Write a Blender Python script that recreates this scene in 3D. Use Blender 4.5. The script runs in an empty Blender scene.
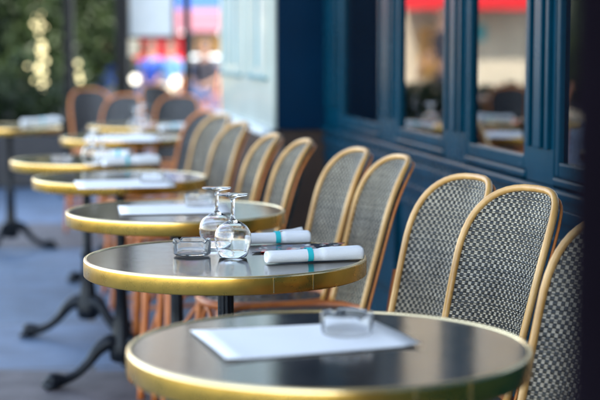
import bpy, bmesh, math, random
from mathutils import Vector, Matrix, noise
R = math.radians
random.seed(7)
S = bpy.context.scene
C = bpy.data.collections.new('terrace'); S.collection.children.link(C)

# ------------------------------------------------------------------ camera
F = 1500.0 / 600.0            # focal length in frame widths
CAMH = 1.168
PITCH = math.atan(150 / 1500)
cd = bpy.data.cameras.new('camera'); cam = bpy.data.objects.new('camera', cd)
C.objects.link(cam); S.camera = cam
cam.location = (0, 0, CAMH); cam.rotation_euler = (R(90) - PITCH, 0, 0)
cd.sensor_width = 36; cd.lens = 90; cd.clip_end = 600; cd.clip_start = .05
cd.dof.use_dof = True; cd.dof.focus_distance = 3.12; cd.dof.aperture_fstop = 2.8
cd.dof.aperture_blades = 0

def depthY(d, Z):              # optical depth -> world Y for a point at height Z
    return (d - (CAMH - Z) * math.sin(PITCH)) / math.cos(PITCH)
def at(px, py, Z):             # where the sight line through a photo pixel meets height Z
    h = CAMH - Z; a = (py - 200) / 1500.0; c, s = math.cos(PITCH), math.sin(PITCH)
    Y = h * (c - a * s) / (a * c + s)
    return Vector(((px - 300) / 1500.0 * (Y * c + h * s), Y, Z))
def atd(px, d, Z):             # photo column at an optical depth
    return Vector(((px - 300) / 1500.0 * d, depthY(d, Z), Z))

# ------------------------------------------------------------------ light
SUN_EL, SUN_AZ = R(42), R(138)          # azimuth clockwise from +Y: sun stands behind the cafe
W = bpy.data.worlds.new('World'); S.world = W; W.use_nodes = True
nt = W.node_tree; nt.nodes.clear()
sky = nt.nodes.new('ShaderNodeTexSky'); sky.sky_type = 'NISHITA'; sky.sun_disc = False
sky.sun_elevation = SUN_EL; sky.sun_rotation = SUN_AZ; sky.dust_density = .6; sky.air_density = 1.2
bg = nt.nodes.new('ShaderNodeBackground'); bg.inputs[1].default_value = .12
wo = nt.nodes.new('ShaderNodeOutputWorld')
hs = nt.nodes.new('ShaderNodeHueSaturation'); hs.inputs['Saturation'].default_value = .72
nt.links.new(sky.outputs[0], hs.inputs['Color']); nt.links.new(hs.outputs[0], bg.inputs[0]); nt.links.new(bg.outputs[0], wo.inputs[0])
sd = bpy.data.lights.new('sun', 'SUN'); sd.energy = 2.2; sd.angle = R(.5); sd.color = (1, .93, .82)
sun = bpy.data.objects.new('sun', sd); C.objects.link(sun); sun.location = (6, -3, 20)
dv = Vector((math.sin(SUN_AZ) * math.cos(SUN_EL), math.cos(SUN_AZ) * math.cos(SUN_EL), math.sin(SUN_EL)))
sun.rotation_euler = dv.to_track_quat('Z', 'Y').to_euler()
S.view_settings.view_transform = 'Standard'; S.view_settings.look = 'None'
S.view_settings.exposure = 2.85; S.view_settings.gamma = 1; S.view_settings.use_curve_mapping = False
S.render.engine = 'CYCLES'

# ------------------------------------------------------------------ materials
def mat(name, col, rough=.5, metal=0, var=.12, scale=12, bump=0, bscale=60, coat=0, spec=.5, col2=None,
        coords='Object', stretch=None, rvar=0):
    m = bpy.data.materials.new(name); m.use_nodes = True
    n = m.node_tree.nodes; l = m.node_tree.links; b = n['Principled BSDF']
    tc = n.new('ShaderNodeTexCoord'); mp = n.new('ShaderNodeMapping')
    l.new(tc.outputs[coords], mp.inputs[0])
    if stretch: mp.inputs['Scale'].default_value = stretch
    nz = n.new('ShaderNodeTexNoise'); nz.inputs['Scale'].default_value = scale; nz.inputs['Detail'].default_value = 6
    l.new(mp.outputs[0], nz.inputs['Vector'])
    cr = n.new('ShaderNodeValToRGB'); cr.color_ramp.elements[0].position = .3; cr.color_ramp.elements[1].position = .7
    c2 = col2 or tuple(min(1, c * (1 + var)) for c in col)
    cr.color_ramp.elements[0].color = (*[c * (1 - var) for c in col], 1) if not col2 else (*col, 1)
    cr.color_ramp.elements[1].color = (*c2, 1)
    l.new(nz.outputs[0], cr.inputs[0]); l.new(cr.outputs[0], b.inputs['Base Color'])
    b.inputs['Roughness'].default_value = rough; b.inputs['Metallic'].default_value = metal
    b.inputs['Coat Weight'].default_value = coat; b.inputs['Coat Roughness'].default_value = .06
    b.inputs['Specular IOR Level'].default_value = spec
    if rvar:
        mr = n.new('ShaderNodeMapRange'); mr.inputs[3].default_value = rough - rvar; mr.inputs[4].default_value = rough + rvar
        n2 = n.new('ShaderNodeTexNoise'); n2.inputs['Scale'].default_value = scale * 2.3; n2.inputs['Detail'].default_value = 5
        l.new(mp.outputs[0], n2.inputs['Vector']); l.new(n2.outputs[0], mr.inputs[0]); l.new(mr.outputs[0], b.inputs['Roughness'])
    if bump:
        bn = n.new('ShaderNodeTexNoise'); bn.inputs['Scale'].default_value = bscale; bn.inputs['Detail'].default_value = 5
        l.new(mp.outputs[0], bn.inputs['Vector'])
        bp = n.new('ShaderNodeBump'); bp.inputs['Strength'].default_value = bump; bp.inputs['Distance'].default_value = .004
        l.new(bn.outputs[0], bp.inputs['Height']); l.new(bp.outputs[0], b.inputs['Normal'])
    return m

M = {}
M['brass'] = mat('brass', (.84, .48, .09), .30, .92, scale=13, col2=(.60, .35, .06), bump=.06, bscale=60, rvar=.14)
M['brass_lip'] = mat('brass_lip', (.93, .74, .42), .22, .9, var=.08, scale=20, rvar=.06)
M['laminate'] = mat('laminate', (.034, .030, .027), .13, 0, var=.3, scale=14, spec=.9, rvar=.055, coat=.0)
M['iron'] = mat('iron', (.007, .010, .015), .35, .1, var=.3, scale=25, bump=.3, bscale=120, spec=.22)
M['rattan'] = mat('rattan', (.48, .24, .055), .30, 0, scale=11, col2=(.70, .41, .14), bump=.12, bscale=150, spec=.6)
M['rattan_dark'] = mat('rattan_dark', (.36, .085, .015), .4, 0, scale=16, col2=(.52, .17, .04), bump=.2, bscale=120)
M['rattan_red'] = mat('rattan_red', (.56, .16, .025), .4, 0, scale=16, col2=(.66, .24, .05))
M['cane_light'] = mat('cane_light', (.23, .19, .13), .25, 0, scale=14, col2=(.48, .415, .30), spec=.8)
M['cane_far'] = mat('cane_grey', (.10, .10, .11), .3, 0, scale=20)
M['cane_dark'] = mat('cane_dark', (.008, .009, .008), .25, 0, var=.4, scale=30, spec=.35)
M['blue'] = mat('blue_paint', (.0001, .038, .070), .26, 0, var=.16, scale=4, bump=.08, bscale=40, spec=.05, rvar=.05)
M['blue_dark'] = mat('navy_paint', (.0003, .018, .050), .30, 0, var=.10, scale=5, bump=.06, bscale=30, spec=.06)
M['blue_pale'] = mat('pale_paint', (.47, .54, .50), .35, 0, var=.10, scale=3, coat=.35, spec=.5)
M['blue_line'] = mat('teal_paint', (.06, .30, .38), .3, 0, var=.1, scale=3, coat=.3)
M['brown'] = mat('brown_plinth', (.045, .022, .014), .5, 0, var=.3, scale=6)
M['napkin'] = mat('napkin', (.80, .81, .83), .85, 0, var=.03, scale=12, bump=.2, bscale=420)
M['teal'] = mat('teal_band', (.02, .50, .56), .6, 0, var=.05)
M['paper'] = mat('paper', (.83, .83, .84), .65, 0, var=.02, scale=9)
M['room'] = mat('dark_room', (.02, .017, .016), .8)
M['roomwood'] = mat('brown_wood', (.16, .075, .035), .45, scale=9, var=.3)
M['post'] = mat('post_paint', (.006, .0045, .007), .95, 0, var=.2, scale=7, spec=0)
M['dark'] = mat('black_metal', (.004, .004, .005), .5, 0, var=.3, spec=.2)
M['cream'] = mat('cream_stone', (.55, .47, .34), .8, 0, var=.15, scale=1.5, bump=.3, bscale=12)
M['white'] = mat('white_paint', (.80, .84, .84), .5, 0, var=.04)
M['red'] = mat('red_cloth', (.62, .01, .015), .8, 0, var=.15)
M['pink'] = mat('pink_cloth', (.28, .11, .14), .8, 0, var=.08)
M['kioskblue'] = mat('kiosk_blue', (.03, .10, .33), .5)
M['orange'] = mat('orange_wood', (.5, .24, .05), .6, var=.25)
M['bark'] = mat('bark', (.07, .05, .035), .9, 0, var=.35, scale=20, bump=.6, bscale=40)
M['leaf'] = mat('leaf', (.005, .014, .004), .5, 0, scale=2.5, spec=.25, col2=(.022, .036, .007))
M['leaf2'] = mat('leaf_olive', (.012, .022, .006), .5, 0, scale=2.5, spec=.25, col2=(.05, .055, .013))
M['terracotta'] = mat('planter', (.03, .03, .035), .6)
M['skin'] = mat('skin', (.22, .12, .08), .5, var=.05)
M['hair'] = mat('hair', (.03, .018, .01), .5, var=.3)
M['denim'] = mat('denim', (.03, .05, .12), .8, var=.2)
for k, c in dict(cloth_blue=(.03, .08, .40), cloth_lightblue=(.07, .17, .34), cloth_red=(.6, .03, .05),
                 cloth_cream=(.42, .38, .28), cloth_dark=(.02, .02, .03), cloth_teal=(.05, .35, .38)).items():
    M[k] = mat(k, c, .85, var=.1)
M['tyre'] = mat('tyre', (.015, .015, .015), .8)
M['carpaint'] = mat('car_paint', (.02, .05, .13), .25, 0, var=.05, coat=1)
M['carpale'] = mat('car_paint_pale', (.6, .62, .62), .25, 0, var=.05, coat=1)
M['chrome'] = mat('chrome', (.7, .7, .72), .2, 1, var=.05)

def glassmat(name, rough=0, ior=1.5, tint=(1, 1, 1)):
    m = bpy.data.materials.new(name); m.use_nodes = True; b = m.node_tree.nodes['Principled BSDF']
    b.inputs['Base Color'].default_value = (*tint, 1); b.inputs['Roughness'].default_value = rough
    b.inputs['IOR'].default_value = ior; b.inputs['Transmission Weight'].default_value = 1
    return m
M['glass'] = glassmat('clear_glass', .0, 1.5)
def panemat():
    m = bpy.data.materials.new('window_glass'); m.use_nodes = True; n = m.node_tree.nodes; l = m.node_tree.links
    n.clear(); o = n.new('ShaderNodeOutputMaterial'); mx = n.new('ShaderNodeMixShader')
    t = n.new('ShaderNodeBsdfTransparent'); t.inputs[0].default_value = (.55, .6, .62, 1)
    g = n.new('ShaderNodeBsdfGlossy'); g.inputs['Roughness'].default_value = .015
    g.inputs[0].default_value = (.92, .95, 1, 1)
    f = n.new('ShaderNodeFresnel'); f.inputs[0].default_value = 2.9
    nz = n.new('ShaderNodeTexNoise'); nz.inputs['Scale'].default_value = 1.6; bp = n.new('ShaderNodeBump')
    tc = n.new('ShaderNodeTexCoord'); l.new(tc.outputs['Object'], nz.inputs['Vector'])
    bp.inputs['Strength'].default_value = .05; bp.inputs['Distance'].default_value = .02
    l.new(nz.outputs[0], bp.inputs['Height']); l.new(bp.outputs[0], g.inputs['Normal'])
    l.new(f.outputs[0], mx.inputs[0]); l.new(t.outputs[0], mx.inputs[1]); l.new(g.outputs[0], mx.inputs[2])
    l.new(mx.outputs[0], o.inputs[0]); return m
M['pane'] = panemat()
def emat(name, col, s):
    m = bpy.data.materials.new(name); m.use_nodes = True; b = m.node_tree.nodes['Principled BSDF']
    b.inputs['Base Color'].default_value = (*[c * .15 for c in col], 1); b.inputs['Emission Color'].default_value = (*col, 1)
    b.inputs['Emission Strength'].default_value = s; return m
M['glint_ball'] = emat('glint_glow', (1, .86, .45), .42)  # glow of the balls added for bright spots in the hedge

def pavingmat():
    m = bpy.data.materials.new('paving'); m.use_nodes = True; n = m.node_tree.nodes; l = m.node_tree.links
    b = n['Principled BSDF']; tc = n.new('ShaderNodeTexCoord'); mp = n.new('ShaderNodeMapping')
    l.new(tc.outputs['Object'], mp.inputs[0]); mp.inputs['Rotation'].default_value = (0, 0, R(-8))
    br = n.new('ShaderNodeTexBrick'); br.inputs['Scale'].default_value = 1; br.inputs['Brick Width'].default_value = 1.9
    br.inputs['Row Height'].default_value = .92; br.inputs['Mortar Size'].default_value = .012; br.offset = .37
    br.inputs['Color1'].default_value = (.080, .130, .205, 1); br.inputs['Color2'].default_value = (.115, .175, .275, 1)
    br.inputs['Mortar'].default_value = (.06, .06, .06, 1)
    l.new(mp.outputs[0], br.inputs['Vector'])
    nz = n.new('ShaderNodeTexNoise'); nz.inputs['Scale'].default_value = 5; nz.inputs['Detail'].default_value = 9
    l.new(mp.outputs[0], nz.inputs['Vector'])
    mx = n.new('ShaderNodeMixRGB'); mx.blend_type = 'MULTIPLY'; mx.inputs[0].default_value = .8
    cr = n.new('ShaderNodeValToRGB'); cr.color_ramp.elements[0].color = (.55, .55, .55, 1); cr.color_ramp.elements[0].position = .3
    cr.color_ramp.elements[1].color = (1.15, 1.12, 1.1, 1); cr.color_ramp.elements[1].position = .7
    l.new(nz.outputs[0], cr.inputs[0]); l.new(br.outputs[0], mx.inputs[1]); l.new(cr.outputs[0], mx.inputs[2])
    l.new(mx.outputs[0], b.inputs['Base Color']); b.inputs['Roughness'].default_value = .55
    n3 = n.new('ShaderNodeTexNoise'); n3.inputs['Scale'].default_value = 160; bp = n.new('ShaderNodeBump')
    l.new(mp.outputs[0], n3.inputs['Vector'])
    bp.inputs['Strength'].default_value = .5; bp.inputs['Distance'].default_value = .003
    l.new(n3.outputs[0], bp.inputs['Height']); l.new(bp.outputs[0], b.inputs['Normal']); return m
M['paving'] = pavingmat()
M['granite'] = mat('granite', (.085, .075, .08), .6, 0, var=.35, scale=9, bump=.4, bscale=150)
M['awning'] = mat('added_canopy', (.50, .44, .30), .9, 0, var=.06, scale=4)  # cloth of the unseen canopy added for shade
M['asphalt'] = mat('asphalt', (.055, .055, .06), .8, var=.2, scale=3, bump=.4, bscale=200)

def cardmat():
    m = bpy.data.materials.new('menu_print'); m.use_nodes = True; n = m.node_tree.nodes; l = m.node_tree.links
    b = n['Principled BSDF']; tc = n.new('ShaderNodeTexCoord')
    v = n.new('ShaderNodeTexVoronoi'); v.inputs['Scale'].default_value = 95; l.new(tc.outputs['Object'], v.inputs['Vector'])
    cr = n.new('ShaderNodeValToRGB'); cr.color_ramp.interpolation = 'CONSTANT'
    e = cr.color_ramp.elements; e[0].position = 0; e[0].color = (.01, .014, .03, 1); e[1].position = .62; e[1].color = (.55, .04, .03, 1)
    for p, c in ((.70, (.7, .68, .6, 1)), (.79, (.03, .08, .3, 1)), (.86, (.01, .012, .02, 1))):
        q = e.new(p); q.color = c
    sp = n.new('ShaderNodeSeparateColor'); l.new(v.outputs['Color'], sp.inputs[0]); l.new(sp.outputs[0], cr.inputs[0])
    l.new(cr.outputs[0], b.inputs['Base Color']); b.inputs['Roughness'].default_value = .25; return m
M['card'] = cardmat()

# ------------------------------------------------------------------ mesh helpers
def link(name, bm, m, parent=None, smooth=True):
    me = bpy.data.meshes.new(name); bm.to_mesh(me); bm.free()
    for x in (m if isinstance(m, (list, tuple)) else [m]): me.materials.append(x)
    if smooth:
        for p in me.polygons: p.use_smooth = True
    o = bpy.data.objects.new(name, me); C.objects.link(o)
    if parent: o.parent = parent
    return o
def thing(name, label, cat, loc=(0, 0, 0), rz=0, group=None):
    o = bpy.data.objects.new(name, None); C.objects.link(o); o.empty_display_size = .1
    o.location = loc; o.rotation_euler = (0, 0, rz); return tag(o, label, cat, group)
def tag(o, label, cat, group=None):
    o['label'] = label; o['category'] = cat
    if group: o['group'] = group
    return o
def dup(root, loc, rz, label, group=None, sc=None):
    r = root.copy(); C.objects.link(r); r.location = loc; r.rotation_euler = (0, 0, rz); r['label'] = label
    if group: r['group'] = group
    if sc: r.scale = sc
    for ch in list(root.children):
        c = ch.copy(); C.objects.link(c); c.parent = r
        for g in ch.children:
            d = g.copy(); C.objects.link(d); d.parent = c
    return r
def box(bm, c, s, rot=None, bev=0, mi=0):
    b2 = bmesh.new(); bmesh.ops.create_cube(b2, size=1)
    for v in b2.verts: v.co = Vector((v.co.x * s[0], v.co.y * s[1], v.co.z * s[2]))
    if bev: bmesh.ops.bevel(b2, geom=b2.edges[:], offset=bev, segments=2, affect='EDGES', profile=.6)
    if rot is not None: bmesh.ops.transform(b2, matrix=rot, verts=b2.verts)
    bmesh.ops.translate(b2, vec=Vector(c), verts=b2.verts)
    for f in b2.faces: f.material_index = mi
    me = bpy.data.meshes.new('t'); b2.to_mesh(me); b2.free(); bm.from_mesh(me); bpy.data.meshes.remove(me)
    return bm
def bx(c, s, bev=0, rot=None): return box(bmesh.new(), c, s, rot, bev)
def lathe(prof, seg=64, close=False, bm=None):
    bm = bm or bmesh.new(); rings = []
    for r, z in prof:
        if r < 1e-6: rings.append([bm.verts.new((0, 0, z))])
        else: rings.append([bm.verts.new((r * math.cos(2 * math.pi * i / seg), r * math.sin(2 * math.pi * i / seg), z)) for i in range(seg)])
    pairs = list(zip(rings, rings[1:])) + ([(rings[-1], rings[0])] if close else [])
    for a, b in pairs:
        for i in range(seg):
            j = (i + 1) % seg
            if len(a) == 1 and len(b) == 1: continue
            if len(a) == 1: bm.faces.new((a[0], b[j], b[i]))
            elif len(b) == 1: bm.faces.new((a[i], a[j], b[0]))
            else: bm.faces.new((a[i], a[j], b[j], b[i]))
    bmesh.ops.recalc_face_normals(bm, faces=bm.faces); return bm
def tube(pts, rad, seg=10, bm=None, closed=False, caps=True):
    bm = bm or bmesh.new(); pts = [Vector(p) for p in pts]; n = len(pts)
    if not hasattr(rad, '__len__'): rad = [rad] * n
    T = []
    for i in range(n):
        a = pts[i - 1] if (i or closed) else pts[0]; b = pts[(i + 1) % n] if (i < n - 1 or closed) else pts[-1]
        T.append((b - a).normalized())
    up = Vector((0, 0, 1)) if abs(T[0].z) < .9 else Vector((1, 0, 0))
    nrm = T[0].cross(up).normalized(); rings = []
    for i in range(n):
        nrm = (nrm - T[i] * nrm.dot(T[i])).normalized(); bn = T[i].cross(nrm)
        rings.append([bm.verts.new(pts[i] + (nrm * math.cos(2 * math.pi * k / seg) + bn * math.sin(2 * math.pi * k / seg)) * rad[i]) for k in range(seg)])
    for i in range(n if closed else n - 1):
        a, b = rings[i], rings[(i + 1) % n]
        for k in range(seg): bm.faces.new((a[k], a[(k + 1) % seg], b[(k + 1) % seg], b[k]))
    if caps and not closed: bm.faces.new(rings[0][::-1]); bm.faces.new(rings[-1])
    bmesh.ops.recalc_face_normals(bm, faces=bm.faces[:]); return bm
def spline(pts, n=8):
    pts = [Vector(p) for p in pts]; P = [pts[0]] + pts + [pts[-1]]; out = []
    for i in range(1, len(P) - 2):
        for k in range(n):
            t = k / n; a, b, c, d = P[i - 1], P[i], P[i + 1], P[i + 2]
            out.append(.5 * ((2 * b) + (c - a) * t + (2 * a - 5 * b + 4 * c - d) * t * t + (3 * b - a - 3 * c + d) * t ** 3))
    out.append(pts[-1]); return out
def struct(name, bm, m):
    o = link(name, bm, m, smooth=False); o['kind'] = 'structure'; return o

# ------------------------------------------------------------------ ground
bm = bmesh.new()
vs = [bm.verts.new(v) for v in ((-250, -60, 0), (250, -60, 0), (250, 400, 0), (-250, 400, 0))]; bm.faces.new(vs)
struct('pavement', bm, M['paving'])
def sheet(quad, z):
    b = bmesh.new(); b.faces.new([b.verts.new((x, y, z)) for x, y in quad]); return b
# road runs beside the terrace, then a cross street further on
al = lambda s, o: (-.165 * s - .986 * o, .986 * s - .165 * o)
struct('road', sheet([al(-50, 6.2), al(70, 6.2), al(70, 13.5), al(-50, 13.5)], .004), M['asphalt'])
for y0, y1 in ((3.7, 5.35), (8.75, 10.0)): struct('paving_band', sheet([(-3.6, y0 + .1), (.4, y0), (.4, y1), (-3.6, y1 + .1)], .004), M['granite'])
kb = bmesh.new()
box(kb, (0, 0, .06), (.16, 120, .12), None, .01)
k = struct('kerb', kb, M['cream']); k.rotation_euler.z = R(9.5); k.location = (*al(10, 6.1), 0)

# ------------------------------------------------------------------ cafe facade (heading 9.5 deg left of the camera axis)
WX, WY, WA = .642, 4.245, R(9.5)
cafe = thing('cafe_building', 'blue painted cafe shopfront with tall windows running beside the chairs', 'building', (WX, WY, 0), WA)
# local frame: +y along the wall away from the camera, -x towards the street
def wb(name, m, x0, x1, y0, y1, z0, z1, bev=.004, parent=cafe):
    return link(name, bx(((x0 + x1) / 2, (y0 + y1) / 2, (z0 + z1) / 2), (x1 - x0, y1 - y0, z1 - z0), bev), m, parent, smooth=False)
SILL, HEAD = .83, 3.1
wins = [(-2.0, -1.24), (-1.02, -.235), (.0, .635), (.90, 1.63), (1.93, 2.76)]
wb('base_wall', M['blue'], 0, .12, -7, 3.16, 0, SILL - .055)
# mouldings under the windows: three raised rails and recessed looking panels
link('continuous_sill', bx((.035, -1.92, SILL - .041), (.115, 10.14, .026), .008), M['blue'], cafe, False)
rb = bmesh.new()
for z, h, p in ((.735, .035, .018), (.66, .018, .012), (.12, .18, .02)):
    box(rb, (-p / 2 + .001, -1.92, z), (p, 10.14, h), None, .004)
link('rail_moulding', rb, M['blue'], cafe, False)
for y0, y1 in wins:
    for s_, c_ in (((.014, y1 - y0 - .08, .02), (0, (y0 + y1) / 2, .60)), ((.014, y1 - y0 - .08, .02), (0, (y0 + y1) / 2, .27)),
                   ((.014, .02, .35), (0, y0 + .05, .435)), ((.014, .02, .35), (0, y1 - .05, .435))):
        link('panel_moulding', bx((-.008, c_[1], c_[2]), s_, .003), M['blue'], cafe, False)
prev = -7
for i, (y0, y1) in enumerate(wins + [(3.16, 3.16)]):
    if y0 > prev:
        pier = wb('pier', M['blue'], 0, .12, prev, y0, SILL - .027, HEAD)
        mb = bmesh.new(); wd = y0 - prev
        if wd < .5:
            for q in (.16, .5, .84):
                box(mb, (-.005, prev + wd * q, (SILL + HEAD) / 2 + .03), (.016, wd * (.10 if q != .5 else .26), HEAD - SILL - .08), None, .005)
            link('pilaster_moulding', mb, M['blue'], pier, False)
        else: mb.free()
    prev = y1
wb('fascia', M['blue_dark'], -.05, .12, -7, 3.16, HEAD, 3.9)
for (y0, y1) in wins:
    w = thing('x', '', ''); w.name = 'window'; 
    for kx in ('label', 'category'): del w[kx]
    w.parent = cafe
    fb = bmesh.new(); yc = (y0 + y1) / 2; zc = (SILL + HEAD) / 2; H = HEAD - SILL
    for yy in (y0 + .017, y1 - .017): box(fb, (.024, yy, zc), (.044, .034, H), None, .006)
    box(fb, (.024, yc, SILL + .02), (.044, y1 - y0 - .07, .04), None, .006)
    box(fb, (.024, yc, HEAD - .02), (.044, y1 - y0 - .07, .04), None, .006)
    link('window_frame', fb, M['blue'], w, False)
    link('pane', bx((.020, yc, zc), (.006, y1 - y0 - .07, H - .08)), M['pane'], w, False)
    sb = bmesh.new(); box(sb, (.020, yc, SILL - .012), (.05, y1 - y0 - .004, .022), None, .007)
    link('sill', sb, M['blue'], w, False)
# canvas canopy added out of view to shade the wall and chairs
ab = bmesh.new()
for x, z in ((-.06, 3.25), (-1.75, 2.95)): pass
g = [[ab.verts.new((-.06 - 1.35 * i / 8, -6.5 + 9.4 * j / 24, 3.30 - .42 * i / 8 - .015 * math.sin(math.pi * (j % 4) / 4))) for j in range(25)] for i in range(9)]
for i in range(8):
    for j in range(24): ab.faces.new((g[i][j], g[i + 1][j], g[i + 1][j + 1], g[i][j + 1]))
bmesh.ops.solidify(ab, geom=ab.faces[:], thickness=.006)
aw = link('added_canopy', ab, M['awning'], cafe, False)
link('front_bar', tube([(-1.42, -6.5, 2.87), (-1.42, 2.9, 2.87)], .025, 10), M['dark'], aw)
# building mass above and behind
wb('upper_wall', M['cream'], -.02, 11, -7, 6.5, 3.903, 9.5, .01)
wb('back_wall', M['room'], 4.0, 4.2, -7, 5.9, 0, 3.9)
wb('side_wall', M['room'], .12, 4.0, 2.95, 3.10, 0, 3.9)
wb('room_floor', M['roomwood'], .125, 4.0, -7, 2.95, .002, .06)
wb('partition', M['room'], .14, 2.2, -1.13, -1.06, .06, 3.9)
# far bay that stands out from the wall: navy end, pale glossy doors on the street side
BZ, BY0, BY1, BP = .78, 3.163, 5.42, .235
wb('bay_body', M['blue_dark'], -BP, 1.5, BY0, BY1, BZ, 3.9, .004)
wb('bay_plinth', M['brown'], -BP + .03, 1.5, BY0 + .03, BY1, 0, BZ - .003, .004)
db = bmesh.new(); lb = bmesh.new()
box(db, (-BP - .012, (BY0 + BY1) / 2, (BZ + 3.9) / 2), (.02, BY1 - BY0, 3.9 - BZ), None, .004)
for ya, yb in ((BY0 + .14, 4.00), (4.30, 5.25)):
    for z0, z1 in ((1.03, 3.6),):
        for q in (ya, yb): box(db, (-BP - .030, q, (z0 + z1) / 2), (.018, .05, z1 - z0), None, .006)
        for q in (z0, z1): box(lb, (-BP - .034, (ya + yb) / 2, q), (.026, yb - ya - .05, .022), None, .005)
for q, w_ in ((4.06, .05), (3.70, .012), (4.62, .016), (5.0, .012)): box(lb, (-BP - .026, q, 2.43), (.014, w_, 2.7), None, .004)
bd = link('folding_door', db, M['blue_pale'], cafe, False)
link('door_moulding', lb, M['blue_line'], bd, False)
wb('bay_ledge', M['white'], -BP - .07, -BP - .022, BY0, BY1, BZ - .03, BZ - .001, .006)

# ------------------------------------------------------------------ table
def make_table():
    t = thing('bistro_table', '', 'table', group='round bistro tables along the terrace')
    link('tabletop', lathe([(0, .7285), (.20, .7285), (.2925, .7285), (.2925, .708), (.27, .700), (0, .700)], 96), M['laminate'], t)
    for p in t.children[-1].data.polygons: p.use_smooth = abs(p.normal.z) < .5
    b = link('brass_band', lathe([(.2930, .7275), (.2935, .7305), (.2985, .7305), (.3005, .7285), (.3010, .726), (.3010, .696), (.2985, .6935), (.288, .6935), (.288, .699)], 128), [M['brass'], M['brass_lip']], t)
    for p in b.data.polygons:
        if p.center.z > .7268: p.material_index = 1
    for a in (R(-52), R(-69), R(150)):
        jb = bmesh.new(); box(jb, (.3012 * math.cos(a), .3012 * math.sin(a), .711), (0.0007, .0014, .030), Matrix.Rotation(a, 3, 'Z').to_4x4())
        link('band_joint', jb, M['brass_lip'], b, False)
    link('under_plate', lathe([(0, .700), (.10, .699), (.105, .690), (.03, .682), (0, .682)], 32), M['iron'], t)
    pr = [(0, .69), (.0150, .69)]
    # fluted column
    pb = bmesh.new(); seg = 40; rings = []
    for z, r in ((.690, .0155), (.60, .0155), (.45, .0160), (.36, .0175), (.355, .024), (.345, .026), (.335, .024), (.33, .020), (.22, .027), (.17, .034), (.15, .040), (.12, .045), (.09, .042), (.08, .03)):
        rings.append([pb.verts.new(((r + .0016 * math.cos(10 * 2 * math.pi * k / seg)) * math.cos(2 * math.pi * k / seg),
                                    (r + .0016 * math.cos(10 * 2 * math.pi * k / seg)) * math.sin(2 * math.pi * k / seg), z)) for k in range(seg)])
    for a, c in zip(rings, rings[1:]):
        for k in range(seg): pb.faces.new((a[k], a[(k + 1) % seg], c[(k + 1) % seg], c[k]))
    pb.faces.new(rings[-1]); bmesh.ops.recalc_face_normals(pb, faces=pb.faces)
    link('column', pb, M['iron'], t)
    for a in (175, 62, -38):
        pts = [(.02, .145), (.05, .150), (.085, .128), (.12, .085), (.16, .050), (.20, .032), (.225, .030), (.250, .030), (.268, .024)]
        rr = [.030, .029, .023, .018, .0165, .018, .025, .029, .016]
        sp = spline([(x * math.cos(R(a)), x * math.sin(R(a)), z) for x, z in pts], 5)
        rs = []
        for i in range(len(rr) - 1):
            for k in range(5): rs.append(rr[i] + (rr[i + 1] - rr[i]) * k / 5)
        rs.append(rr[-1])
        lb = tube(sp, rs, 12)
        # little claw toes
        for da in (-7, 0, 7):
            e = R(a + da); tube([(.235 * math.cos(e), .235 * math.sin(e), .022), (.262 * math.cos(e), .262 * math.sin(e), .018), (.280 * math.cos(e), .280 * math.sin(e), .010)], [.012, .012, .007], 8, lb)
        link('foot', lb, M['iron'], t)
    return t
TG = 'round bistro tables along the terrace'
tspec = [(329, 402, 'nearest round table, dark top with white sheet and glass ashtray, cut by frame bottom', 0),
         (225.5, 281, 'sharp round brass edged table holding the upturned wine glasses and napkin rolls', 0),
         (176, 218, 'brass edged table just behind the wine glasses, with white paper and ashtray', 0),
         (120, 173, 'fourth brass edged table from the front, with a white sheet of paper', 26),
         (86, 149, 'fifth brass edged table, jutting furthest left over the pavement, glass goblet on top', 0),
         (121, 119, 'sixth blurred table behind the goblet, with white paper on it', 20),
         (140, 103, 'blurred small table furthest back in the row, under the far white goblet', 40),
         (9, 104, 'blurred table alone at the left edge in front of the dark hedge', 70)]
T = []
table0 = make_table()
for i, (px, w, lab, rz) in enumerate(tspec):
    p = atd(px, 1500 * .6 / w, .73); p.z = 0
    o = table0 if i == 0 else dup(table0, p, R(rz), lab)
    o.location = p; o['label'] = lab; T.append(o)

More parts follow.
